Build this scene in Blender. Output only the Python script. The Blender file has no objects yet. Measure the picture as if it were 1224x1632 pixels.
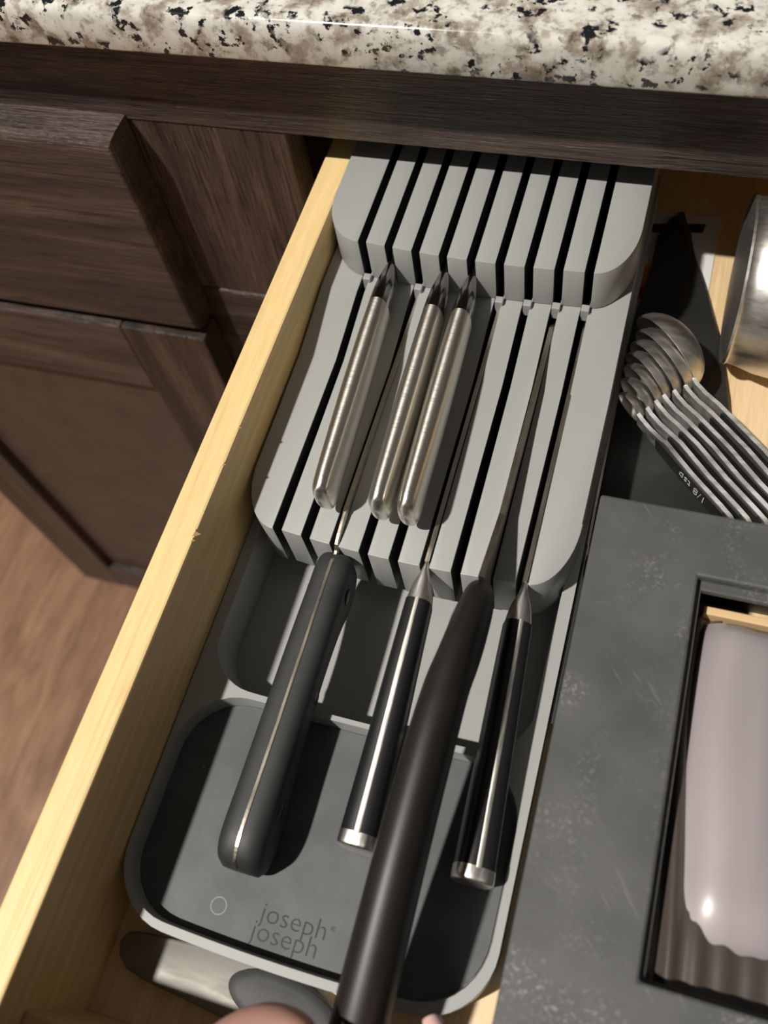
import bpy, bmesh, math, random
from mathutils import Vector, Matrix
random.seed(4)
S = bpy.context.scene
COL = S.collection
# Working frame: millimetres, origin at the camera, X along the cabinet front, Y into the cabinet, Z up.
# The room floor lies 1090 mm below the camera; W() turns a working point into world metres.
H = 1090.0
def W(p): return Vector((p[0]*.001, p[1]*.001, (p[2]+H)*.001))

# ------------------------------------------------------------------ camera
cam = bpy.data.cameras.new('camera'); co = bpy.data.objects.new('camera', cam); COL.objects.link(co)
ROWS = ((0.9524465, 0.2761371, -0.1288176), (0.1867329, -0.8630335, -0.4693655), (-0.2407832, 0.4229911, -0.8735571))
r, d, f = (Vector(v) for v in ROWS)
m = Matrix((r, -d, -f)).transposed().to_4x4(); m.translation = W((0, 0, 0))
co.matrix_world = m
cam.sensor_fit = 'HORIZONTAL'; cam.sensor_width = 36; cam.lens = 36*1462.25/1224
cam.clip_start = .01; cam.dof.use_dof = True; cam.dof.focus_distance = .375; cam.dof.aperture_fstop = 12
S.camera = co
# ------------------------------------------------------------------ light
w = bpy.data.worlds.new('world'); S.world = w; w.use_nodes = True
w.node_tree.nodes['Background'].inputs[0].default_value = (1.0, .93, .85, 1)
w.node_tree.nodes['Background'].inputs[1].default_value = .09
def lamp(name, pos, energy, size, col):
    l = bpy.data.lights.new(name, 'AREA'); l.shape = 'DISK'; l.size = size; l.energy = energy; l.color = col
    o = bpy.data.objects.new(name, l); COL.objects.link(o); o.location = W(pos)
    return o
lamp('ceiling_lamp', (-1090, -915, 2300), 152, .10, (1, .955, .88)).rotation_euler = (math.radians(-21), math.radians(-20), 0)
S.view_settings.view_transform = 'Standard'; S.view_settings.look = 'None'
S.view_settings.exposure = 0.0; S.view_settings.gamma = 1; S.view_settings.use_curve_mapping = False

# ------------------------------------------------------------------ materials
def mat(name, col, rough=.5, metal=0, spec=.5, coat=0):
    m = bpy.data.materials.new(name); m.use_nodes = True
    b = m.node_tree.nodes['Principled BSDF']
    b.inputs['Base Color'].default_value = (*col, 1); b.inputs['Roughness'].default_value = rough
    b.inputs['Metallic'].default_value = metal; b.inputs['Specular IOR Level'].default_value = spec
    b.inputs['Coat Weight'].default_value = coat
    return m, m.node_tree, b
def N(nt, t, **k):
    n = nt.nodes.new(t)
    for a, v in k.items():
        if a in n.inputs: n.inputs[a].default_value = v
        else: setattr(n, a, v)
    return n
def coords(nt, scale):
    tc = N(nt, 'ShaderNodeTexCoord'); mp = N(nt, 'ShaderNodeMapping')
    mp.inputs['Scale'].default_value = scale
    nt.links.new(tc.outputs['Object'], mp.inputs[0]); return mp.outputs[0]
def noise(nt, vec, scale, detail=3, rough=.5, dist=0):
    n = N(nt, 'ShaderNodeTexNoise'); n.inputs['Scale'].default_value = scale; n.inputs['Detail'].default_value = detail
    n.inputs['Roughness'].default_value = rough; n.inputs['Distortion'].default_value = dist
    nt.links.new(vec, n.inputs['Vector']); return n.outputs['Fac']
def ramp(nt, fac, stops, interp='LINEAR'):
    r = N(nt, 'ShaderNodeValToRGB'); r.color_ramp.interpolation = interp
    while len(r.color_ramp.elements) < len(stops): r.color_ramp.elements.new(.5)
    for e, (p, c) in zip(r.color_ramp.elements, stops):
        e.position = p; e.color = (*c, 1) if len(c) == 3 else c
    nt.links.new(fac, r.inputs[0]); return r.outputs[0]
def mix(nt, fac, a, b, mode='MIX'):
    n = N(nt, 'ShaderNodeMix'); n.data_type = 'RGBA'; n.blend_type = mode
    for s, v in ((0, fac), (6, a), (7, b)):
        if hasattr(v, 'links'): nt.links.new(v, n.inputs[s])
        elif isinstance(v, (int, float)): n.inputs[s].default_value = v
        else: n.inputs[s].default_value = (*v, 1)
    return n.outputs[2]
def bump(nt, b, h, strength, dist=.0005):
    n = N(nt, 'ShaderNodeBump'); n.inputs['Strength'].default_value = strength; n.inputs['Distance'].default_value = dist
    nt.links.new(h, n.inputs['Height']); nt.links.new(n.outputs[0], b.inputs['Normal'])
def axis_scale(ax, along, across):
    s = [across]*3; s[ax] = along; return tuple(s)
def dark_wood(name, ax):
    m, nt, b = mat(name, (.05, .03, .02), .42)
    v = coords(nt, axis_scale(ax, 20, 600)); fine = noise(nt, v, 1, 4, .65, .6)
    v2 = coords(nt, axis_scale(ax, 5, 60)); broad = noise(nt, v2, 1, 3, .5, .5)
    c = ramp(nt, broad, [(.25, (.022, .0145, .0125)), (.5, (.056, .038, .031)), (.75, (.102, .070, .056))])
    c2 = ramp(nt, fine, [(.36, (.30, .28, .27)), (.47, (1, 1, 1)), (.66, (1.45, 1.4, 1.35))])
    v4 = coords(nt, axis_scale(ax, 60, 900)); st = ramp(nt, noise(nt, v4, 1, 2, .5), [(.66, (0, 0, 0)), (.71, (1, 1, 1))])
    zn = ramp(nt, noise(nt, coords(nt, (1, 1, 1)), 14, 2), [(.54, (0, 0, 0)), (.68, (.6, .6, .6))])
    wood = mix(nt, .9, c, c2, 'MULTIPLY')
    nt.links.new(mix(nt, mix(nt, 1.0, st, zn, 'MULTIPLY'), wood, (.34, .27, .21)), b.inputs['Base Color'])  # pale streaks: glints along the grain painted into the base colour, with some wear
    rr = N(nt, 'ShaderNodeMapRange'); rr.inputs[3].default_value = .24; rr.inputs[4].default_value = .48
    nt.links.new(fine, rr.inputs[0]); nt.links.new(rr.outputs[0], b.inputs['Roughness'])
    v3 = coords(nt, axis_scale(ax, 55, 1000)); pore = ramp(nt, noise(nt, v3, 1, 3, .6, .3), [(.40, (0, 0, 0)), (.56, (1, 1, 1))]); bump(nt, b, pore, .6, .0005)
    return m
def light_wood(name, ax, col=(.62, .39, .17)):
    m, nt, b = mat(name, col, .48)
    v = coords(nt, axis_scale(ax, 3, 130)); f1 = noise(nt, v, 1, 3, .5, .8)
    v2 = coords(nt, axis_scale(ax, 60, 900)); f2 = noise(nt, v2, 1, 2)
    c = ramp(nt, f1, [(.3, tuple(x*1.08 for x in col)), (.5, col), (.56, tuple(x*y for x, y in zip(col, (.91, .87, .80)))), (.62, col), (.8, tuple(x*.93 for x in col))])
    c2 = ramp(nt, f2, [(.35, (.95, .94, .92)), (.6, (1.02, 1.02, 1.02))])
    nt.links.new(mix(nt, 1.0, c, c2, 'MULTIPLY'), b.inputs['Base Color']); bump(nt, b, f2, .15, .0002)
    return m
def plastic(name, col, rough, amp=.04, bumps=.1, scale=900):
    m, nt, b = mat(name, col, rough)
    v = coords(nt, (1, 1, 1)); f = noise(nt, v, 45, 4)
    c = ramp(nt, f, [(.3, tuple(x*(1-amp) for x in col)), (.7, tuple(x*(1+amp) for x in col))])
    nt.links.new(c, b.inputs['Base Color']); bump(nt, b, noise(nt, v, scale, 2), bumps, .0001)
    return m
def speckled(name, col, rough, dust, amount=.72, scale=1400):
    """plastic with pale specks of dust"""
    m, nt, b = mat(name, col, rough)
    v = coords(nt, (1, 1, 1)); f = noise(nt, v, 60, 4)
    c = ramp(nt, f, [(.3, tuple(x*.8 for x in col)), (.7, tuple(x*1.25 for x in col))])
    vo = N(nt, 'ShaderNodeTexVoronoi'); vo.inputs['Scale'].default_value = scale/12; nt.links.new(v, vo.inputs['Vector'])
    s = ramp(nt, vo.outputs['Distance'], [(0.0, (1, 1, 1)), (.035, (1, 1, 1)), (.06, (0, 0, 0))])
    keep = ramp(nt, noise(nt, v, 130, 1), [(amount-.08, (0, 0, 0)), (amount, (1, 1, 1))])
    nt.links.new(mix(nt, mix(nt, 1.0, s, keep, 'MULTIPLY'), c, dust), b.inputs['Base Color'])
    bump(nt, b, noise(nt, v, 900, 2), .15, .0001)
    return m
def brushed(name, col, rough, ax, scale=1800, strength=.35):
    m, nt, b = mat(name, col, rough, 1)
    v = coords(nt, axis_scale(ax, 60, scale)); f = noise(nt, v, 1, 3, .6)
    rr = N(nt, 'ShaderNodeMapRange'); rr.inputs[3].default_value = rough*.7; rr.inputs[4].default_value = rough*1.4
    nt.links.new(f, rr.inputs[0]); nt.links.new(rr.outputs[0], b.inputs['Roughness'])
    c = ramp(nt, f, [(.3, tuple(x*.82 for x in col)), (.7, tuple(min(1, x*1.08) for x in col))])
    nt.links.new(c, b.inputs['Base Color']); bump(nt, b, f, strength, .00005)
    return m
M = {}
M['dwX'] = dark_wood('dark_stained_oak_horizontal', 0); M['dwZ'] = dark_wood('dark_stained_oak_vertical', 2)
M['dwP'] = plastic('dark_stained_panel', (.072, .049, .038), .42, .22, .1, 300)
M['mapleY'] = light_wood('maple_lengthwise', 1, (.84, .62, .30)); M['mapleX'] = light_wood('maple_crosswise', 0, (.66, .44, .21))
M['mapleF'] = light_wood('maple_plywood_bottom', 1, (.80, .60, .36))
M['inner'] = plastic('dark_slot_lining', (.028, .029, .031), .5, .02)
M['grey'] = plastic('light_grey_plastic', (.35, .355, .345), .42, .012, .06)
M['mat'] = speckled('dark_grey_rubber_mat', (.085, .088, .092), .55, (.6, .6, .58), .70)
M['lit_strip'] = mat('tan_lit_floor', (.72, .50, .27), .6)[0]  # tan of sunken drawer floor where light reaches it, put into the colour
M['ink'] = mat('engraved_letter_dark', (.018, .018, .02), .6)[0]
M['steel'] = brushed('brushed_steel', (.86, .82, .74), .36, 0, 2600, .06)
nt = M['steel'].node_tree; tg = N(nt, 'ShaderNodeTangent'); tg.direction_type = 'RADIAL'; tg.axis = 'Y'
nt.links.new(tg.outputs[0], nt.nodes['Principled BSDF'].inputs['Tangent']); nt.nodes['Principled BSDF'].inputs['Anisotropic'].default_value = .8; nt.nodes['Principled BSDF'].inputs['Anisotropic Rotation'].default_value = .25
M['polish'] = mat('polished_steel', (.66, .65, .63), .22, 1)[0]; M['bolster'] = mat('polished_bolster_steel', (.36, .35, .335), .17, 1)[0]
M['bladeM'] = brushed('blade_steel', (.52, .47, .40), .32, 1, 900, .15)
M['satin'] = brushed('satin_steel_bowl', (.76, .73, .69), .40, 0, 300, .15)
M['matteblack'] = speckled('matte_black_handle', (.028, .028, .028), .55, (.3, .3, .3), .8)
M['glossblack'] = plastic('smooth_black_handle', (.012, .012, .013), .36, .1, .03)
M['brownblack'] = speckled('warm_black_handle', (.013, .011, .009), .46, (.25, .24, .22), .8)
M['nylon'] = speckled('black_nylon', (.018, .018, .017), .5, (.35, .35, .33), .66)
M['spoon'] = brushed('stamped_steel', (.95, .94, .92), .43, 0, 300, .02)
M['capsteel'] = brushed('cap_steel', (.80, .77, .72), .33, 1, 900, .1)
M['card'] = mat('white_card', (.70, .68, .66), .6)[0]; M['print'] = mat('black_print', (.01, .01, .01), .5)[0]
M['orange'] = mat('orange_print', (.75, .22, .02), .5)[0]; M['redp'] = mat('red_print', (.5, .03, .03), .5)[0]
M['white'] = mat('white_print', (.6, .6, .6), .5)[0]
M['tool'] = brushed('dull_pitted_metal', (.30, .285, .26), .62, 0, 300, .3)
M['rubber'] = speckled('grey_rubber_grip', (.05, .05, .05), .6, (.4, .4, .4), .62)
M['carcass'] = plastic('cabinet_interior', (.10, .065, .04), .6)
M['skin'] = plastic('skin', (.72, .40, .33), .42, .08, .15, 600)
M['skin'].node_tree.nodes['Principled BSDF'].inputs['Subsurface Weight'].default_value = .15
M['skin'].node_tree.nodes['Principled BSDF'].inputs['Subsurface Scale'].default_value = .004
M['nail'] = mat('red_nail_polish', (.62, .01, .03), .12, coat=.6)[0]
def granite():
    m, nt, b = mat('speckled_granite', (.6, .56, .5), .13)
    v = coords(nt, (1, 1, 1))
    base = ramp(nt, noise(nt, v, 92, 6, .62, .15), [(.34, (.26, .215, .18)), (.44, (.44, .385, .325)), (.50, (.66, .635, .57)), (.62, (.78, .765, .71))])
    grey = ramp(nt, noise(nt, v, 210, 4, .6, .15), [(.34, (.30, .28, .26)), (.46, (1, 1, 1))])
    c = mix(nt, .75, base, grey, 'MULTIPLY')
    blk = ramp(nt, noise(nt, v, 180, 5, .6, .1), [(.55, (0, 0, 0)), (.58, (1, 1, 1))])
    clu = ramp(nt, noise(nt, v, 54, 3, .5), [(.44, (0, 0, 0)), (.50, (1, 1, 1))])
    msk = mix(nt, 1.0, blk, clu, 'MULTIPLY')
    nt.links.new(mix(nt, msk, c, (.012, .012, .016)), b.inputs['Base Color'])
    return m
M['granite'] = granite()
def printed():
    m, nt, b = mat('dark_grey_printed_plastic', (.06, .06, .06), .5)
    v = coords(nt, (1, 1, 1)); f = noise(nt, v, 30, 5, .6)
    c = ramp(nt, f, [(.3, (.066, .066, .065)), (.7, (.108, .108, .106))])
    fine = ramp(nt, noise(nt, v, 700, 3, .7), [(.52, (0, 0, 0)), (.72, (.55, .55, .55))])
    zone = ramp(nt, noise(nt, v, 26, 3, .5, .4), [(.48, (0, 0, 0)), (.66, (1, 1, 1))])
    c = mix(nt, mix(nt, 1.0, fine, zone, 'MULTIPLY'), c, (.42, .42, .42))
    # two scuffed streaks of scratches
    tc = N(nt, 'ShaderNodeTexCoord'); m0 = N(nt, 'ShaderNodeMapping'); m0.inputs['Rotation'].default_value = (0, 0, math.radians(51))
    mp = N(nt, 'ShaderNodeMapping'); mp.inputs['Scale'].default_value = (55, 650, 60)
    nt.links.new(tc.outputs['Object'], m0.inputs[0]); nt.links.new(m0.outputs[0], mp.inputs[0])
    scr = ramp(nt, noise(nt, mp.outputs[0], 1, 3, .6), [(.60, (0, 0, 0)), (.72, (.4, .4, .4))])
    zone2 = ramp(nt, noise(nt, v, 38, 2), [(.58, (0, 0, 0)), (.70, (1, 1, 1))])
    c = mix(nt, mix(nt, 1.0, scr, zone2, 'MULTIPLY'), c, (.35, .35, .35))
    nt.links.new(c, b.inputs['Base Color'])
    wv = N(nt, 'ShaderNodeTexWave'); wv.inputs['Scale'].default_value = 700; wv.bands_direction = 'DIAGONAL'; nt.links.new(v, wv.inputs['Vector'])
    bump(nt, b, wv.outputs['Fac'], .12, .0002)
    return m
M['printed'] = printed()
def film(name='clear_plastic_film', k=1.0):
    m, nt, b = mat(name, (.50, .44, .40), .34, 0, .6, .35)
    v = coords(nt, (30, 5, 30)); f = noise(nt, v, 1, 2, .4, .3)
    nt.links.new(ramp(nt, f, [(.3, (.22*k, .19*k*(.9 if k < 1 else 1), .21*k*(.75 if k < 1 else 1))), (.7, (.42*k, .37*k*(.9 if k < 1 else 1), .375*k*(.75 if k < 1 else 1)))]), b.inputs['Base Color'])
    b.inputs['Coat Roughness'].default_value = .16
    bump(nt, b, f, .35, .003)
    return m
M['tang'] = brushed('tang_steel', (.86, .83, .77), .42, 1, 1500, .1)
M['film'] = film(); M['film_reflect'] = film('dark_reflection_film', .20)  # second film is a darker brown copy with a dark reflection in its colour
def floorwood(name, tint):
    m, nt, b = mat(name, (.3, .17, .1), .38)
    v = coords(nt, (14, 3.2, 14)); f = noise(nt, v, 1.6, 5, .62, 1.6)
    v2 = coords(nt, (160, 10, 160)); f2 = noise(nt, v2, 1, 4, .6, .4)
    c = ramp(nt, f, [(.28, (.26, .145, .088)), (.42, (.36, .21, .13)), (.58, (.44, .27, .168)), (.75, (.52, .33, .21))])
    c = mix(nt, .8, c, ramp(nt, f2, [(.3, (.72, .70, .68)), (.6, (1.08, 1.08, 1.08))]), 'MULTIPLY')
    nt.links.new(mix(nt, 1.0, c, tint, 'MULTIPLY'), b.inputs['Base Color']); bump(nt, b, f2, .1)
    return m
M['floors'] = [floorwood('oak_floor_a', (.84, .79, .72)), floorwood('oak_floor_b', (.80, .75, .72)), floorwood('oak_floor_c', (.86, .81, .74))]

# ------------------------------------------------------------------ builders
def root(name, loc, label=None, cat=None, group=None):
    o = bpy.data.objects.new(name, None); COL.objects.link(o); o.location = W(loc); o.empty_display_size = .01
    if label: o['label'] = label
    if cat: o['category'] = cat
    if group: o['group'] = group
    return o
def sub(name, parent):
    o = bpy.data.objects.new(name, None); COL.objects.link(o); o.parent = parent; o.empty_display_size = .01
    return o
def top_of(o):
    while o.parent: o = o.parent
    return o
def put(name, bm, m, parent=None, smooth=None, label=None, loc=None):
    """link a bmesh drawn in working millimetres as one object"""
    off = top_of(parent).location if parent else (W(loc) if loc else Vector((0, 0, 0)))
    bmesh.ops.recalc_face_normals(bm, faces=bm.faces)
    for v in bm.verts: v.co = W(v.co) - off
    me = bpy.data.meshes.new(name); bm.to_mesh(me); bm.free()
    o = bpy.data.objects.new(name, me); COL.objects.link(o); me.materials.append(m)
    if parent: o.parent = parent
    else: o.location = off
    if smooth:
        for p in me.polygons: p.use_smooth = True
        me.set_sharp_from_angle(angle=math.radians(smooth))
    if label: o['label'] = label
    return o
def bev(bm, w, seg=2, ang=30):
    es = [e for e in bm.edges if len(e.link_faces) == 2 and e.calc_face_angle(0) > math.radians(ang)]
    if es: bmesh.ops.bevel(bm, geom=es, offset=w, segments=seg, affect='EDGES', profile=.5, clamp_overlap=True)
def prism(pts, z0, z1, bm=None, bv=0, seg=2):
    bm = bm or bmesh.new()
    a = [bm.verts.new((x, y, z0)) for x, y in pts]; b = [bm.verts.new((x, y, z1)) for x, y in pts]
    n = len(pts)
    bm.faces.new(a[::-1]); bm.faces.new(b)
    for i in range(n): bm.faces.new((a[i], a[(i+1) % n], b[(i+1) % n], b[i]))
    bmesh.ops.recalc_face_normals(bm, faces=bm.faces)
    if bv: bev(bm, bv, seg)
    return bm
def box(x0, y0, z0, x1, y1, z1, bv=0, bm=None, seg=2):
    return prism([(x0, y0), (x1, y0), (x1, y1), (x0, y1)], z0, z1, bm, bv, seg)
def loft(rings, bm=None, cap=True):
    bm = bm or bmesh.new()
    R = [[bm.verts.new(p) for p in r] for r in rings]; n = len(R[0])
    for a, b in zip(R, R[1:]):
        for i in range(n): bm.faces.new((a[i], a[(i+1) % n], b[(i+1) % n], b[i]))
    if cap: bm.faces.new(R[0][::-1]); bm.faces.new(R[-1])
    return bm
def sring(x, y, zt, wd, ht, n=3.0, roll=0, k=28):
    """super-ellipse section across Y whose top centre is (x, y, zt)"""
    out = []
    for i in range(k):
        t = 2*math.pi*(i+.5)/k; c, s = math.cos(t), math.sin(t)
        px = wd/2*math.copysign(abs(c)**(2/n), c); pz = ht/2*math.copysign(abs(s)**(2/n), s)-ht/2
        cr, sr = math.cos(roll), math.sin(roll)
        out.append((x+px*cr+(pz+ht/2)*sr, y, zt-ht/2+(pz+ht/2)*cr-px*sr))
    return out
def body(st, n=3.0, roll=0):
    """loft of (x, y, z_top, width, height) stations, resampled with a smooth curve"""
    out = []
    for i in range(len(st)-1):
        p0, p1, p2, p3 = st[max(i-1, 0)], st[i], st[i+1], st[min(i+2, len(st)-1)]
        for j in range(4):
            t = j/4
            out.append([.5*((2*b)+(-a+c)*t+(2*a-5*b+4*c-d)*t*t+(-a+3*b-3*c+d)*t**3) for a, b, c, d in zip(p0, p1, p2, p3)])
    out.append(list(st[-1]))
    return loft([sring(*[s[0], s[1], s[2], max(s[3], .2), max(s[4], .3)], n, roll) for s in out])
def lathe(profile, origin, axis, up, seg=48):
    """profile (distance along axis, radius)"""
    a = Vector(axis).normalized(); u = Vector(up).normalized(); v = a.cross(u); o = Vector(origin)
    return loft([[o+a*t+(u*math.cos(2*math.pi*i/seg)+v*math.sin(2*math.pi*i/seg))*max(rr, .05) for i in range(seg)] for t, rr in profile])
def corner(cx, cy, rx, ry, a0, a1, k=10):
    return [(cx+rx*math.cos(math.radians(a0+(a1-a0)*i/k)), cy+ry*math.sin(math.radians(a0+(a1-a0)*i/k))) for i in range(k+1)]
def rrect(x0, y0, x1, y1, r, bow=0, k=9):
    """r = radii at (x0y0, x1y0, x1y1, x0y1); bow pushes the near edge outwards"""
    p = corner(x0+r[0], y0+r[0], r[0], r[0], 180, 270, k)
    p += [(x0+r[0]+(x1-r[1]-x0-r[0])*i/12, y0) for i in range(1, 12)]
    p += corner(x1-r[1], y0+r[1], r[1], r[1], 270, 360, k)+corner(x1-r[2], y1-r[2], r[2], r[2], 0, 90, k)+corner(x0+r[3], y1-r[3], r[3], r[3], 90, 180, k)
    cx, hw, cy = (x0+x1)/2, (x1-x0)/2, (y0+y1)/2
    return [(x, y-(bow*(1-((x-cx)/hw)**2) if y < cy else 0)) for x, y in p]

# ------------------------------------------------------------------ floor
fl = put('floor', box(-2400, -1800, -1115, 1500, 500, -1097), M['floors'][1], loc=(0, 0, -1115)); fl['kind'] = 'structure'
x = -2332; row = 0
while x < 1500:
    y = -1800 - (row % 2)*350
    while y < 500:
        a, b2 = max(y, -1800), min(y+1500, 500)
        if b2-a > 40:
            put('floor_plank', box(x+.1, a+.1, -1097, x+209.9, b2-.1, -1090+random.uniform(-.2, 0), .35, seg=1), M['floors'][random.randrange(3)], fl)
        y += 1500
    x += 210; row += 1

# ------------------------------------------------------------------ base cabinet
cab = root('base_cabinet', (-200, 600, -1090), 'dark brown stained oak base cabinet with its utensil drawer pulled open', 'cabinet')
YF, YD = 314.5, 295.5
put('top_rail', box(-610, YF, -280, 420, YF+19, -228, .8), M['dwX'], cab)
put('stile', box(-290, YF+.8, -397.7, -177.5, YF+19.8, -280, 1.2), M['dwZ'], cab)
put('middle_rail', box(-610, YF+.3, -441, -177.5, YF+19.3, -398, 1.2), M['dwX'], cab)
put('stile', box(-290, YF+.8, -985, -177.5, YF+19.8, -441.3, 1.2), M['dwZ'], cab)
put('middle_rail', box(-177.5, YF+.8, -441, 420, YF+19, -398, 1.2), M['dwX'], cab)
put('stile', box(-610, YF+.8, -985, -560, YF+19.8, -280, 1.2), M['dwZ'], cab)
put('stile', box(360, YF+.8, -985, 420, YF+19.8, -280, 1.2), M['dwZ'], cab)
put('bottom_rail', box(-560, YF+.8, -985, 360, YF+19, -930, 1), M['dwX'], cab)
put('toe_kick', box(-600, 385, -1090, 410, 400, -985), M['dwX'], cab)
bm = box(-610, YF+20, -985, -592, 900, -228)
box(402, YF+20, -985, 420, 900, -228, bm=bm); box(-592, 885, -985, 402, 900, -228, bm=bm)
box(-592, YF+20, -985, 402, 885, -967, bm=bm); box(-215, YF+20, -967, -197, 885, -236, bm=bm); box(-592, YF+20, -236, 402, 885, -228, bm=bm)
put('carcass', bm, M['carcass'], cab)
# closed drawer on the left: bevelled slab front
d1 = sub('drawer', cab)
def slab_front(x0, x1, z0, z1, y0=YD, th=18.6, ch=5.5):
    bm = bmesh.new(); R = []
    for yy, e in ((y0+th, 0), (y0+6, 0), (y0+2.2, 1.4), (y0+.5, 3.6), (y0, ch)):
        R.append([(x0+e, yy, z0+e), (x1-e*.55, yy, z0+e), (x1-e*.55, yy, z1-e), (x0+e, yy, z1-e)])
    return loft(R, bm)
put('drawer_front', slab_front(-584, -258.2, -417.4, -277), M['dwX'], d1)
# door with a recessed panel
dr = sub('door', cab)
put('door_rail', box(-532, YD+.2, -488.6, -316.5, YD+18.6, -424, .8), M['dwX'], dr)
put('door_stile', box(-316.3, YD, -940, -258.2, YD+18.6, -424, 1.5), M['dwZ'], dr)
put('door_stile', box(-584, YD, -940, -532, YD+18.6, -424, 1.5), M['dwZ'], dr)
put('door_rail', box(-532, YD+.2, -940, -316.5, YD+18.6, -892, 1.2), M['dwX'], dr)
put('door_panel', box(-534, YD+9, -893, -315, YD+14, -487), M['dwP'], dr)
# the open drawer
dw = sub('drawer', cab); ZF, ZT = -369, -300
def side_bm(x0, x1, chips=()):
    bm = box(x0, -57, -384, x1, 455, ZT, 1.1)
    for (cx, cy, s) in chips:                       # torn wood fibres on the inner edge
        a = [bm.verts.new((cx+dx*s, cy+dy*s, ZT+dz*s)) for dx, dy, dz in ((-.8, -1.2, -.3), (-.5, 1.4, -.3), (1.2, .4, -.6), (.3, .2, .9))]
        for q in ((0, 1, 3), (1, 2, 3), (2, 0, 3), (0, 2, 1)): bm.faces.new([a[i] for i in q])
    return bm
put('side_panel', side_bm(-164.4, -151, ((-151.3, 170, .9), (-151.3, 152.3, .8), (-151.2, 121, 1.7), (-151.2, 118, .9))), M['mapleY'], dw)
put('side_panel', side_bm(233, 246.4), M['mapleY'], dw)
put('front_panel', box(-151, -57, -384, 233, -45, ZT-18, 1), M['mapleX'], dw)
put('back_panel', box(-151, 442, -384, 233, 455, ZT, 1), M['mapleX'], dw)
put('bottom_panel', box(-151.5, -45.5, ZF-6, 233.5, 442.5, ZF), M['mapleF'], dw)
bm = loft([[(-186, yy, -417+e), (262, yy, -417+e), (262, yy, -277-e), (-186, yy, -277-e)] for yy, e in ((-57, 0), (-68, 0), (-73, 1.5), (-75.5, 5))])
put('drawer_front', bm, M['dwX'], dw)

# ------------------------------------------------------------------ countertop
prof = [(294.6, -227.5), (294, -226.6), (294, -214), (294.4, -211.5), (295.6, -209.8), (297.8, -209), (940, -209), (940, -227.5)]
bm = loft([[(x, y, z) for y, z in prof] for x in (-640, 760)])
ct = put('countertop', bm, M['granite'], loc=(0, 600, -227.5), smooth=40)
ct['label'] = 'polished white, tan and black speckled granite countertop above the dark cabinet'; ct['category'] = 'countertop'

# ------------------------------------------------------------------ knife organiser
org = root('knife_organizer', (-80, 180, ZF), 'light grey plastic two-tier slotted knife organiser lying in the open drawer', 'knife organizer')
SL = [-129+12.5*i for i in range(9)]; HW = 1.8
def bow(x): return 3.2*min(1, ((x+70)/58)**2)
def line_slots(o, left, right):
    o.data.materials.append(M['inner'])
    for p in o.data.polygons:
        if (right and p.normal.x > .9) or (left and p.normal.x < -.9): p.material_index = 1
def ramped(bm, z1, lift):
    if lift:
        bmesh.ops.bisect_plane(bm, geom=bm.verts[:]+bm.edges[:]+bm.faces[:], plane_co=(0, 227, 0), plane_no=(0, 1, 0))
        bmesh.ops.bisect_plane(bm, geom=bm.verts[:]+bm.edges[:]+bm.faces[:], plane_co=(0, 262, 0), plane_no=(0, 1, 0))
        for v in bm.verts:
            if v.co.z > z1-.01 and v.co.y > 229: v.co.z += lift
    return bm
def divs(y0, yb, z0, z1, xl, xr, lx, ly, rx_, ry_, name, lift=0):
    # left end block
    xe = SL[0]-HW
    pts = corner(xl+(xe-xl), y0+3+ly, xe-xl, ly, 180, 270, 12)[::1]
    pts = [(px, py) for px, py in pts]+[(xe, yb), (xl, yb)]
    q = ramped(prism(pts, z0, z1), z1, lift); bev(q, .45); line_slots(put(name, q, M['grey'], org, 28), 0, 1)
    for i in range(8):
        a, b = SL[i]+HW, SL[i+1]-HW; k = 3
        pts = [(a+(b-a)*j/k, y0+bow(a+(b-a)*j/k)) for j in range(k+1)]+[(b, yb), (a, yb)]
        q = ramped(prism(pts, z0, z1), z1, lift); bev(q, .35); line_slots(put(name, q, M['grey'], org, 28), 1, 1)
    xe = SL[8]+HW
    pts = [(xe, yb)]+corner(xe, y0+1.4+ry_, xr-xe, ry_, 270, 360, 12)+[(xr, yb)]
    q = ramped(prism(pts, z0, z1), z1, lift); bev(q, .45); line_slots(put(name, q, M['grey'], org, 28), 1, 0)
divs(268.2, 386, -318.1, -296.2, -149.9, -11.4, 0, 27, 0, 28, 'upper_divider')
SU = SL; SL = [-130.3+12.61*i for i in range(9)]
divs(137.0, 385, -354, -324.4, -149.6, -11.3, 0, 30, 0, 30, 'lower_divider', 6.2)
SL = SU
for i, sx in enumerate(SL):
    put('slot_bridge', box(sx-HW, 264.5+bow(sx), -323, sx+HW, 268+bow(sx), -316, .4), M['grey'], org)
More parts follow.
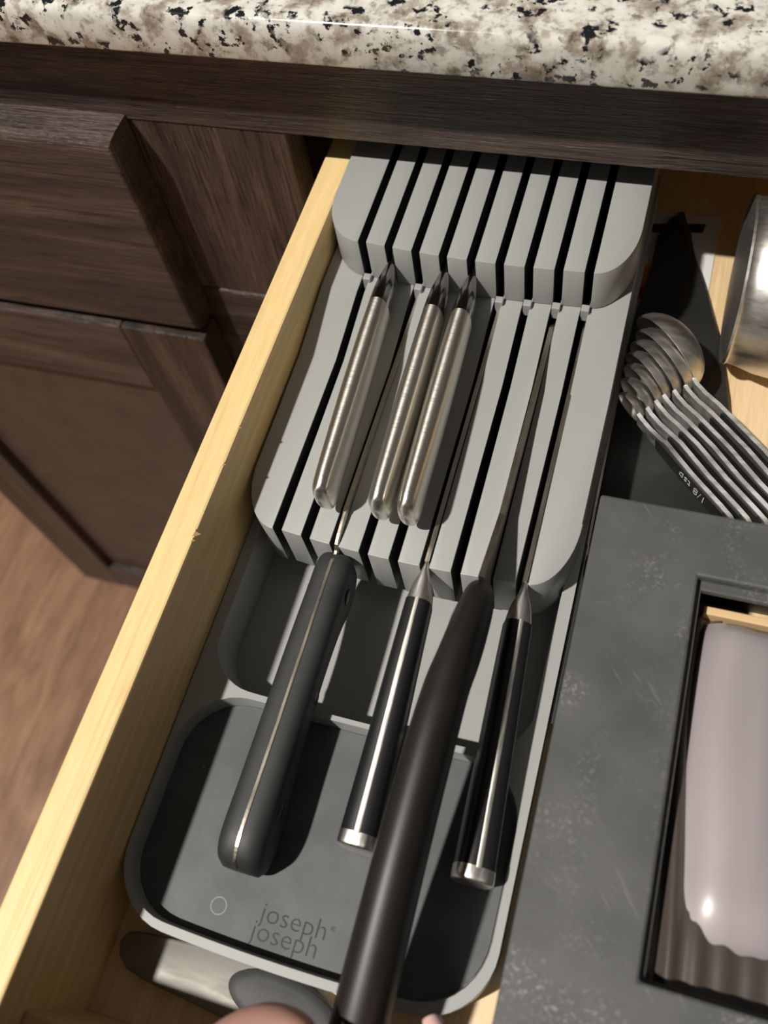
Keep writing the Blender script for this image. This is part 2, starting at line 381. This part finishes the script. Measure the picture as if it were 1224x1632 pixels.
# tray body with two cups
def ring_tray():
    bm = bmesh.new(); ZR = -345
    outer = rrect(-150.4, -11, -9.6, 386, (24, 24, 6, 6), 3.0)
    A = rrect(-145.6, 78.5, -14.5, 384, (20, 20, 4, 4), 1.5); B = rrect(-148.0, -8.2, -12.6, 75, (21, 24, 22, 24), 2.6)
    def loop(pts, z): return [bm.verts.new((x, y, z)) for x, y in pts]
    def es(l): return [bm.edges.new((l[i], l[(i+1) % len(l)])) for i in range(len(l))]
    o, a, b = loop(outer, ZR), loop(A, ZR), loop(B, ZR)
    bmesh.ops.triangle_fill(bm, use_beauty=True, edges=es(o)+es(a)+es(b))
    def wall(top, pts, z, floor=True):
        lo = loop(pts, z); n = len(top)
        for i in range(n): bm.faces.new((top[i], top[(i+1) % n], lo[(i+1) % n], lo[i]))
        if floor: bm.faces.new(lo)
    wall(o, outer, ZF)
    def shrink(p, e):
        cx = sum(q[0] for q in p)/len(p); cy = (min(q[1] for q in p)+max(q[1] for q in p))/2
        hx = max(q[0] for q in p)-cx; hy = max(q[1] for q in p)-cy
        return [(cx+(q[0]-cx)*(hx-e)/hx, cy+(q[1]-cy)*(hy-e)/hy) for q in p]
    wall(a, shrink(A, 1.6), -367.6); wall(b, shrink(B, .8), -354)
    return bm, shrink(B, 1.0)
bm, Bf = ring_tray()
put('tray', bm, M['grey'], org, smooth=35)
mt = put('cup_mat', prism(Bf, -353.9, -353), M['mat'], org, label='dark grey speckled mat lining the front cup')
def text_mesh(name, body_, size, m, parent, R, origin, extr=.00005, sx=1.0, offset=0.0):
    cu = bpy.data.curves.new(name, 'FONT'); cu.body = body_; cu.size = size; cu.extrude = extr; cu.resolution_u = 3; cu.offset = offset
    tmp = bpy.data.objects.new(name, cu); COL.objects.link(tmp)
    me = bpy.data.meshes.new_from_object(tmp.evaluated_get(bpy.context.evaluated_depsgraph_get()))
    bpy.data.objects.remove(tmp)
    off = top_of(parent).location
    T = Matrix(R).transposed().to_4x4(); 
    for v in me.vertices: v.co = (T @ Vector((v.co.x*sx, v.co.y, v.co.z))) + W(origin) - off
    me.materials.clear(); me.materials.append(m)
    o = bpy.data.objects.new(name, me); COL.objects.link(o); o.parent = parent
    return o
EYE = ((1, 0, 0), (0, 1, 0), (0, 0, 1))
text_mesh('lettering', 'joseph', .0098, M['ink'], mt, EYE, (-95.5, .4, -352.98), sx=1.0, offset=-.00012)
text_mesh('lettering', 'joseph', .0098, M['ink'], mt, EYE, (-97.0, -6.0, -352.98), sx=1.0, offset=-.00012)
text_mesh('lettering', '\u00ae', .0026, M['ink'], mt, EYE, (-69.2, 4.2, -352.98))
ringm = lathe([(-.02, 3.2), (.06, 3.2), (.06, 2.7), (-.02, 2.7)], (-111.5, 1.0, -353), (0, 0, 1), (1, 0, 0), 30)
put('stain_ring', ringm, mat('dried_water_mark', (.20, .20, .20), .5)[0], mt, smooth=40)

# ------------------------------------------------------------------ steel-handled knives
def blade(prt, x, y0, y1, z0, z1, th, zb, x2=None, drop=0, name='blade'):
    """flat blade, spine from (y0,z0) to (y1,z1), narrowing to a point at y1"""
    x2 = x if x2 is None else x2; R = []
    for i in range(9):
        t = i/8; xx = x+(x2-x)*t; yy = y0+(y1-y0)*t; zs = z0+(z1-z0)*t; zz = zb+(zs-zb)*max(0, (t-.55)/.45)**1.6*.96
        R.append([(xx-th/2, yy, zs), (xx+th/2, yy, zs), (xx+.12, yy, zz), (xx-.12, yy, zz)])
    return put(name, loft(R), M['bladeM'], prt)
def steel_knife(xt, xe, label):
    k = root('steel_knife', (xe, 200, -319.4), label, 'knife', 'knives with brushed steel handles')
    blade(k, xt, 275, 352, -304.5, -306, 1.5, -322)
    X = lambda y: xt+(xe-xt)*(272-y)/(272-149)
    put('bolster', body([(xt, 275, -306, 1.7, 9), (xt, 271.5, -305, 2.6, 10.5), (X(267), 267, -303.8, 5.0, 12.5), (X(261), 261, -302.4, 7.2, 14.5), (X(253), 253, -301, 8.8, 16.6), (X(245), 245, -300.1, 9.3, 17.6)], 2.5), M['bolster'], k, 40)
    put('handle', body([(X(245), 245.3, -300.1, 9.2, 17.6), (X(225), 225, -298.9, 9.7, 18.6), (X(200), 200, -298, 9.9, 19.6), (X(175), 175, -297.4, 9.5, 20.4), (X(157), 157, -297.1, 8.9, 20.6), (X(151.5), 151.5, -297.6, 8.5, 19.8), (X(149.2), 149.2, -299.2, 7.0, 16.6), (X(148.6), 148.6, -301.6, 4.2, 11)], 2.5), M['steel'], k, 50)
    return k
steel_knife(-116.5, -109.9, 'brushed steel handled knife, leftmost of the three, apart from the other two')
steel_knife(-91.5, -87.0, 'brushed steel handled knife in the middle of the three')
steel_knife(-79.0, -75.6, 'brushed steel handled knife, rightmost of the three, touching distance from the middle one')

# ------------------------------------------------------------------ chunky black knife with a full tang
k1 = root('chef_knife', (-100, 70, -353), 'knife with chunky matte black riveted handle and full tang stripe, leftmost black handle', 'knife')
def stK1(dw, dz, front, back):
    L = [(-104, 137.2, -330, 7, 12), (-104, 135.8, -326.6, 13, 20), (-104, 131, -324.9, 15.6, 24.5), (-104, 121, -325, 16.2, 26), (-104, 108, -325.3, 16.4, 20.5), (-104, 88, -325.7, 16.8, 17.2), (-104, 62, -326, 17.3, 18.6), (-104, 44, -326, 17.9, 23), (-104, 30, -325.9, 18.6, 26), (-104, 22, -326.6, 18.4, 25.2), (-104, 16.5, -329.2, 16.6, 21.8), (-104, 13.6, -333.5, 12, 15)]
    return L
L = stK1(0, 0, 0, 0)
put('handle', body(L, 3.4), M['matteblack'], k1, 50)
T = [(a, y, z+.35, 1.9, h+.5) for a, y, z, w_, h in L[1:-1]]
T = [(-104, 152, -320.6, 1.9, 22), (-104, 140, -322.6, 1.9, 22)]+T+[(-104, 13.9, -331.2, 1.9, 19.5)]
put('tang', body(T, 8), M['bladeM'], k1, label='steel tang stripe along the handle')
for y in (122, 79, 36):
    for s in (-1, 1):
        put('rivet', lathe([(-.6, 3.4), (.15, 3.4), (.35, 3.0), (.4, .05)], (-104+s*(8.3 if y > 60 else 8.9), y, -335.5), (s, 0, 0), (0, 0, 1), 20), M['glossblack'], k1, 40)
blade(k1, -104, 152, 340, -320.6, -322, 1.9, -350)

# ------------------------------------------------------------------ two black knives with steel bolster and butt
def cap_knife(label, pts, ws, roll, blade_x, by, bz, TW=2.9):
    """pts: x(y) line ends, handle from y=124 to y=33"""
    (xa, xb) = pts; X = lambda y: xa+(xb-xa)*(138-y)/(138-32)
    k = root('black_knife', (xb, 70, -353), label, 'knife', 'black knives with steel butt caps')
    n = 3.0
    zt = lambda y: -322.5-(138-y)/106*8.5
    hh = lambda y: 14+(138-y)/106*5.5
    put('bolster', body([(X(138), 139, zt(138)-.8, 2.2, 10), (X(135), 135.5, zt(135), 3.8, 12.5), (X(130), 130.5, zt(130), 8.0, 14.4), (X(123), 123.8, zt(123), 10.4, 15.2)], 2.6, roll*.6), M['capsteel'], k, 45)
    W_ = lambda y: ws[0]+(ws[1]-ws[0])*(124-y)/88
    put('handle', body([(X(124), 123.9, zt(124)-.1, ws[0]-.1, hh(124)), (X(100), 100, zt(100), W_(100), hh(100)), (X(68), 68, zt(68)-.6, W_(68), hh(68)), (X(36.5), 36.5, zt(36.5), ws[1], hh(36.5))], n, roll), M['glossblack'], k, 50)
    put('tang', body([(X(124), 124.2, zt(124)+.12, 2.1, hh(124)+.25), (X(100), 100, zt(100)+.2, TW, hh(100)+.4), (X(68), 68, zt(68)-.4, TW+.1, hh(68)+.4), (X(36.2), 36.2, zt(36.5)+.2, TW+.3, hh(36.5)+.4)], 7, roll), M['tang'], k, 40, 'bright steel stripe along the spine of the handle')
    put('butt_cap', body([(X(36.6), 36.6, zt(36)+.15, ws[1]+.25, hh(36)+.3), (X(32.4), 32.4, zt(32)+.1, ws[1]+.2, hh(33)+.2), (X(31.4), 31.4, zt(32)-1.1, ws[1]-2, hh(33)-2)], n, roll), M['capsteel'], k, 30)
    blade(k, blade_x, 139, by, zt(138)-.6, bz, 1.8, -350)
    return k
cap_knife('black handled knife with steel bolster and butt cap, second black handle from the left', (-66.5, -65.3), (10.6, 14.6), 0, -66.5, 330, -322)
cap_knife('black handled knife with steel bolster and butt cap, rightmost, beside the dark box', (-28.2, -23.6), (10.6, 14.2), math.radians(13), -28.0, 300, -326, 2.4)

# ------------------------------------------------------------------ long plain black handle
kb = root('carving_knife', (-40, 40, -330), 'long thick plain black handled knife lifted by a hand at the bottom edge', 'knife')
put('handle', body([(-41.6, 129, -306, 7, 14), (-41.6, 126.5, -302.5, 10, 20), (-41.8, 121, -298.5, 12, 27), (-42.2, 108, -292.5, 13.4, 33), (-42.8, 97, -290.3, 14.4, 31), (-43.4, 86, -289.3, 15.2, 25), (-44, 69, -289, 16.0, 27), (-44.5, 45, -291, 16.4, 29), (-44.9, 20, -294.5, 16.9, 30), (-45.3, -12, -301.5, 17.6, 29), (-45.4, -27, -306, 17.6, 27), (-45.4, -33, -308.5, 15.5, 23), (-45.4, -36, -312.5, 9, 14)], 2.3), M['brownblack'], kb, 60)
R = []
for y, zs, zb in ((128, -301, -346), (145, -307.5, -352), (160.7, -313.5, -353), (204, -317.6, -353), (240, -319.5, -350), (258, -320, -342), (266, -326, -330)):
    R.append([(-42.6, y, zs), (-40.4, y, zs), (-41.3, y, zb), (-41.7, y, zb)])
put('blade', loft(R), M['bladeM'], kb)

# ------------------------------------------------------------------ utensils at the back right
cd = root('packaging_card', (5, 350, ZF), 'white printed packaging card under the black turner', 'packaging')
put('card_sheet', box(-14, 300, ZF+.05, 23.4, 383, ZF+.75), M['card'], cd)
put('printed_bar', prism([(-14, 367), (15.8, 371), (16.8, 377.5), (-14, 373)], ZF+.75, ZF+.82), M['print'], cd)
put('printed_patch', prism([(-14, 322), (-4, 322), (-4, 336), (-14, 336)], ZF+.75, ZF+.82), M['redp'], cd)
put('printed_patch', prism([(-14, 330), (-4, 330), (-4, 345), (-14, 345)], ZF+.82, ZF+.86), M['orange'], cd)
tn = root('turner', (15, 280, ZF+1), 'wide flat black nylon turner lying under the measuring spoons', 'turner')
pts = [(3.5, 379), (9.5, 369), (13.1, 354), (20.6, 334.5), (33, 297), (39.5, 268), (42.5, 250), (44, 236), (44, 200), (36, 174), (-9.2, 172), (-9.6, 207), (-10.3, 255), (-9, 305), (-6.2, 342), (-6.3, 362), (-1.8, 375)]
put('turner_blade', prism(pts[::-1], ZF+1, ZF+5.2, bv=1.0), M['nylon'], tn, 30)
put('turner_neck', loft([sring(3.6, 379.5, -363.6, 3, 2.2, 2.4), sring(3.7, 370, -362.6, 9, 3.4, 2.4), sring(4.2, 352, -362.2, 15, 3, 2.4), sring(5, 338, -363.6, 14, 1.6, 2.4)]), M['nylon'], tn, 50)
# nested measuring spoons standing on edge
U = Vector((.7071, -.7071, 0)); NN = Vector((-.7071, -.7071, 0)); UP = Vector((0, 0, 1))
DI = [16, 21, 25, 29, 33, 37, 42]; PP = [166.7, 171.6, 176.8, 181.3, 186.3, 191.8, 196.9]; QC = [-171, -174, -177, -179.5, -181, -182.5, -186]
SPL = ['smallest steel measuring spoon, lowest left of the stack, black insert marked 1/8 tsp', 'second smallest steel measuring spoon of the nested stack', 'third smallest steel measuring spoon of the nested stack', 'middle sized steel measuring spoon, fourth of the seven nested', 'third largest steel measuring spoon of the nested stack', 'second largest steel measuring spoon of the nested stack', 'largest steel measuring spoon, its rounded back uppermost right of the stack']
CT, ST = math.cos(math.radians(9)), math.sin(math.radians(9))
for i in range(7):
    R0 = DI[i]/2; p, q = PP[i], QC[i]
    def L3(u, n, z, q=q, p=p):      # local -> working frame
        c = Vector(((p+q)*.7071, (p-q)*.7071, 0)); return c+U*u+Vector((0, 0, -343))+(NN*CT-UP*ST)*n+(UP*CT+NN*ST)*(z+343)
    zc = -343.0; dep = R0*.66
    sp = root('measuring_spoon', tuple(L3(30, 0, -362)), SPL[i], 'measuring spoon', 'nested measuring spoons')
    # bowl: outer and inner shells, open towards -n ... concave side faces NN
    rings = []
    for j in range(9):
        a = math.pi/2*j/8; rr = R0*math.cos(a); dd = dep*math.sin(a)
        rings.append([tuple(L3(rr*math.cos(2*math.pi*k/40), -dd, zc+.82*rr*math.sin(2*math.pi*k/40))) for k in range(40)])
    bm = loft(rings[:-1], cap=False)
    rings2 = []
    for j in range(9):
        a = math.pi/2*j/8; rr = (R0-.8)*math.cos(a); dd = (dep-.8)*math.sin(a)
        rings2.append([tuple(L3(rr*math.cos(2*math.pi*k/40), -dd, zc+.82*rr*math.sin(2*math.pi*k/40))) for k in range(40)])
    loft([rings[0], rings2[0]], bm, cap=False); loft(rings2[:-1], bm, cap=False)
    for rg in (rings[7], rings2[7]): bm.faces.new([bm.verts.new(v) for v in rg])
    bmesh.ops.remove_doubles(bm, verts=bm.verts, dist=.02)
    put('bowl', bm, M['satin'], sp, 50)
    ue = (-102+4.2*i)-q
    st = [(R0-1.2, 0, 4.6), (R0+2, .3, 4.2), (R0+8, .5, 4.6), (R0+16, 0, 5.4), (ue-44, -.3, 6.2), (ue-25, .4, 6.5), (ue-8, 0, 6.5), (ue-2, -.1, 6.0), (ue, 0, 4.5)]
    rr = []
    for u, n, h in st:
        rr.append([tuple(L3(u, n+.9, zc-h)), tuple(L3(u, n+.9, zc+h)), tuple(L3(u, n-.8, zc+h)), tuple(L3(u, n-.8, zc-h))])
    bm = loft(rr); bev(bm, .8, 4)
    put('handle', bm, M['spoon'], sp, 40)
    # black silicone insert
    us = -148.6-q+i*.5 if i else -150-q
    rr = [[tuple(L3(u, n+e, zc+s*h)) for s, e in ((-1, .7), (1, .7), (1, 1.9), (-1, 1.9))] for u, n, h in ((us, 0, 4.0), (us+2, 0, 5.3), (us+14, .2, 5.7), (ue-14, .2, 5.9), (ue-5, 0, 5.7), (ue-3, 0, 3.9))]
    ins = put('handle_insert', loft(rr), M['nylon'], sp, 40, 'black handle insert')
    if i == 0:
        text_mesh('lettering', '1/8 tsp', .0062, M['white'], ins, (-U, -UP, NN), tuple(L3(ue-14, 2.15, zc+2.4)), sx=1.0, offset=-.00008)
# steel cup lying on its side at the right edge
cp = root('measuring_cup', (60, 302, ZF), 'round brushed steel cup lying on its side at the right edge', 'cup')
pf = [(0, 36.6), (1.0, 37.2), (2.2, 36.4), (6, 37.0), (14, 39.6), (24, 41.2), (36, 40.8), (48, 36.5), (57, 28), (62.5, 15), (64, 0)]
inner = [(63, 0), (61.5, 14.5), (56, 27.3), (47, 35.6), (35.5, 39.8), (24, 40.2), (14, 38.6), (6, 36), (1, 35.6), (0, 36.6)]
put('bowl', lathe(pf+inner, (31.8, 304, -327.2), (1, .02, 0), (0, 0, 1), 64), M['satin'], cp, 50)
put('handle', box(95, 296, -334, 205, 308, -331, 1), M['satin'], cp)
# thin table knife squeezed between organiser and box
tk = root('butter_knife', (-8, 190, ZF), 'slim shiny table knife squeezed between the grey organiser and the dark box', 'knife')
put('blade', loft([[(x-.5, y, z), (x+.5, y, z), (x+.5, y, z-h), (x-.5, y, z-h)] for x, y, z, h in ((-9.3, 262, -352, 6), (-9.0, 240, -350.5, 11), (-8.7, 190, -348, 13), (-8.4, 172, -348, 9))]), M['polish'], tk)
put('handle', body([(-8.4, 172, -348.5, 1.6, 9), (-8.3, 150, -348.5, 2.4, 11), (-8.2, 95, -348, 2.6, 13)], 3), M['polish'], tk, 50)

# ------------------------------------------------------------------ dark printed box with a window
bx = root('dispenser_box', (70, 65, ZF), 'dark grey 3D-printed plastic box with a rectangular window, scuffed on top', 'box')
def frame(x0, y0, x1, y1, i0, j0, i1, j1, z0, z1, bv=0):
    bm = bmesh.new()
    O = [(x0, y0), (x1, y0), (x1, y1), (x0, y1)]; I = [(i0, j0), (i1, j0), (i1, j1), (i0, j1)]
    v = {(n, z): [bm.verts.new((*p, zz)) for p in P_] for n, P_ in (('o', O), ('i', I)) for z, zz in ((0, z0), (1, z1))}
    for k in range(4):
        l = (k+1) % 4
        bm.faces.new((v['o', 1][k], v['o', 1][l], v['i', 1][l], v['i', 1][k])); bm.faces.new((v['o', 0][k], v['i', 0][k], v['i', 0][l], v['o', 0][l]))
        bm.faces.new((v['o', 0][k], v['o', 0][l], v['o', 1][l], v['o', 1][k])); bm.faces.new((v['i', 0][k], v['i', 1][k], v['i', 1][l], v['i', 0][l]))
    bmesh.ops.recalc_face_normals(bm, faces=bm.faces)
    if bv: bev(bm, bv, 2)
    return bm
put('lid', frame(-6.4, -39, 147, 169.5, 31.2, 15.3, 109, 144.6, -304.5, ZT, 1.0), M['printed'], bx)
put('window_ledge', frame(25, 9, 115, 150, 33.2, 16.5, 107, 141.5, -307.5, -304.6, .4), M['printed'], bx)
put('box_wall', frame(-5.8, -38, 146, 168.8, -2.8, -35, 143, 165.8, ZF, -304.6, .5), M['printed'], bx)
bg = root('plastic_bags', (70, 70, ZF), 'stack of clear glossy plastic bags inside the window of the dark box', 'bags')
def sheet(name, x0, x1, y0, y1, zf, zb, m, nx=44, ny=26):
    bm = bmesh.new(); g = []
    for i in range(nx+1):
        g.append([bm.verts.new((x0+(x1-x0)*i/nx+1.6*math.sin(j/ny*5+1), y0+(y1-y0)*j/ny, zf(i/nx, j/ny))) for j in range(ny+1)])
    lo = [[bm.verts.new((q.co.x, q.co.y, zb)) for q in row] for row in g]
    for i in range(nx):
        for j in range(ny):
            bm.faces.new((g[i][j], g[i+1][j], g[i+1][j+1], g[i][j+1])); bm.faces.new((lo[i][j], lo[i][j+1], lo[i+1][j+1], lo[i+1][j]))
    for j in range(ny):
        bm.faces.new((g[0][j], g[0][j+1], lo[0][j+1], lo[0][j])); bm.faces.new((g[nx][j+1], g[nx][j], lo[nx][j], lo[nx][j+1]))
    for i in range(nx):
        bm.faces.new((g[i+1][0], g[i][0], lo[i][0], lo[i+1][0])); bm.faces.new((g[i][ny], g[i+1][ny], lo[i+1][ny], lo[i][ny]))
    return put(name, bm, m, bg, 60)
def z1(u, v):
    e = max(0, 1-u/.2); return -309.5-6*e*e+1.5*math.sin(u*9+v*1.5)*(1-e)+.7*math.sin(u*23)-max(0, (v-.93)/.07)**2*3-max(0, 1-v/.16)**2*6
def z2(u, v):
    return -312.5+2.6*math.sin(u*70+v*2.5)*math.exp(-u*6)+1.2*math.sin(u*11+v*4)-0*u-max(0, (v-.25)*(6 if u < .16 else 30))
sheet('upper_bag', 38, 118, 30, 135, z1, -320.5, M['film'])
put('lit_floor_strip', box(36, 137.2, -322, 62, 140.3, -314, .5), M['lit_strip'], bg)  # added tan strip in place of the lit drawer floor behind the bags
sheet('dark_reflection_bag', 29, 118, -3, 137, z2, -330, M['film_reflect'], 88)  # dark sheet stands in for the dark reflection low on the film; folds at left
put('bag_stack', box(32, 4, ZF, 116, 132, -331, 1), M['film'], bg)

# ------------------------------------------------------------------ metal tool with an oval grip at the front
tl = root('jar_opener', (-90, -22, ZF), 'flat grey metal tool with a dark oval rubber inset lying in front of the organiser', 'kitchen tool')
pts = [(-147.3, -20.5), (-145.5, -17), (-141.5, -15.6), (-128, -14.2), (-113.8, -13.2), (-96, -12.6), (-84, -12.8), (-72, -15), (-60, -19.5), (-48, -26), (-40, -33), (-44, -38), (-60, -37.5), (-80, -36), (-97, -33.6), (-119.4, -31.5), (-133, -30.3), (-141, -28.6), (-145.6, -25)]
put('metal_plate', prism(pts[::-1], ZF+.3, -362.6, bv=1.2), M['tool'], tl, 40)
put('oval_grip', loft([[(-80+ (21.5-e)*math.cos(t)*math.cos(-.12)-(9.0-e*.8)*math.sin(t)*math.sin(-.12), -23.5+(21.5-e)*math.cos(t)*math.sin(-.12)+(9.0-e*.8)*math.sin(t)*math.cos(-.12), z) for t in [2*math.pi*k/40 for k in range(40)]] for e, z in ((0, -363.5), (0, -361.4), (.9, -360.6), (4, -360.0))]), M['rubber'], tl, 40, 'dark grey rubber oval inset')

# ------------------------------------------------------------------ hand at the bottom edge
def skin_obj(name, chains, m, parent, lvl=2):
    """chains: lists of (point, radius); the first point of the first chain is the root, others may start on an existing point"""
    me = bpy.data.meshes.new(name); vs, es, rad, idx = [], [], [], {}
    off = top_of(parent).location
    for ch in chains:
        prev = None
        for p, rr in ch:
            key = tuple(p)
            if key not in idx: idx[key] = len(vs); vs.append(W(p)-off); rad.append(rr*.001)
            if prev is not None: es.append((prev, idx[key]))
            prev = idx[key]
    me.from_pydata(vs, es, []); o = bpy.data.objects.new(name, me); COL.objects.link(o); o.parent = parent
    md = o.modifiers.new('skin', 'SKIN'); md.use_smooth_shade = True
    for i, sv in enumerate(me.skin_vertices[0].data): sv.radius = (rad[i], rad[i]); sv.use_root = (i == 0)
    sb = o.modifiers.new('sub', 'SUBSURF'); sb.levels = sb.render_levels = lvl
    me.materials.append(m)
    return o
hd = root('person', (-20, -150, -330), 'hand with a red painted thumbnail holding the long black knife handle at the bottom edge', 'person')
wr = (-5, -190, -225); pm = (-14, -142, -236); p2 = (-16, -112, -244)
skin_obj('hand', [
    [(wr, 24), ((0, -280, -215), 27), ((-5, -420, -205), 36)],
    [(wr, 24), (pm, 27), (p2, 23)],
    [(pm, 27), ((-50, -116, -246), 14), ((-70, -84, -254), 11.5), ((-77, -60, -263), 10.2), ((-76, -37, -282), 9.8), ((-69, -26.5, -291), 9.3), ((-61, -25.5, -294.5), 8.7), ((-53, -28, -296), 7.4)],
    [(p2, 23), ((-2, -84, -255), 11), ((-3, -60, -264), 9.6), ((-9, -34, -290), 8.2), ((-19, -17.5, -304), 6.4), ((-22, -14, -308), 5.4)],
    [(p2, 23), ((14, -86, -255), 11), ((15, -62, -264), 9.4), ((10, -48, -284), 8.2)],
    [(pm, 27), ((28, -94, -253), 10.5), ((32, -68, -263), 9), ((28, -52, -280), 7.4)],
    [(pm, 27), ((42, -108, -251), 9), ((49, -84, -262), 7.6), ((47, -68, -267), 6.4)],
], M['skin'], hd)
def nail(c, u, n, L, w_, parent, m):
    u = Vector(u).normalized(); n = Vector(n).normalized(); s = u.cross(n); c = Vector(c); bm = bmesh.new(); g = []
    for i in range(9):
        a = -1+i/4
        g.append([bm.verts.new(c+u*(b*L/2)+s*(a*w_/2*(1-.25*max(0, b)**2))+n*(-(a*a)*w_*.22-(b*b)*.5+e)) for e in (0, .6) for b in (-1, -.5, 0, .5, 1)])
    for i in range(8):
        for k in range(4):
            bm.faces.new((g[i][5+k], g[i+1][5+k], g[i+1][6+k], g[i][6+k])); bm.faces.new((g[i][k], g[i][k+1], g[i+1][k+1], g[i+1][k]))
        bm.faces.new((g[i][4], g[i][9], g[i+1][9], g[i+1][4])); bm.faces.new((g[i][0], g[i+1][0], g[i+1][5], g[i][5]))
    for i in (0, 8):
        for k in range(4): bm.faces.new((g[i][k], g[i][k+1], g[i][6+k], g[i][5+k]))
    return put('fingernail', bm, m, parent, 60)
nail((-49.5, -23.2, -292), (1, .1, -.5), (.3, .55, .75), 8, 8.5, hd, M['nail'])
nail((-21.5, -12.5, -303), (-.55, .75, -.35), (.1, .55, .8), 8, 7, hd, mat('pale_fingernail', (.75, .5, .45), .2)[0])
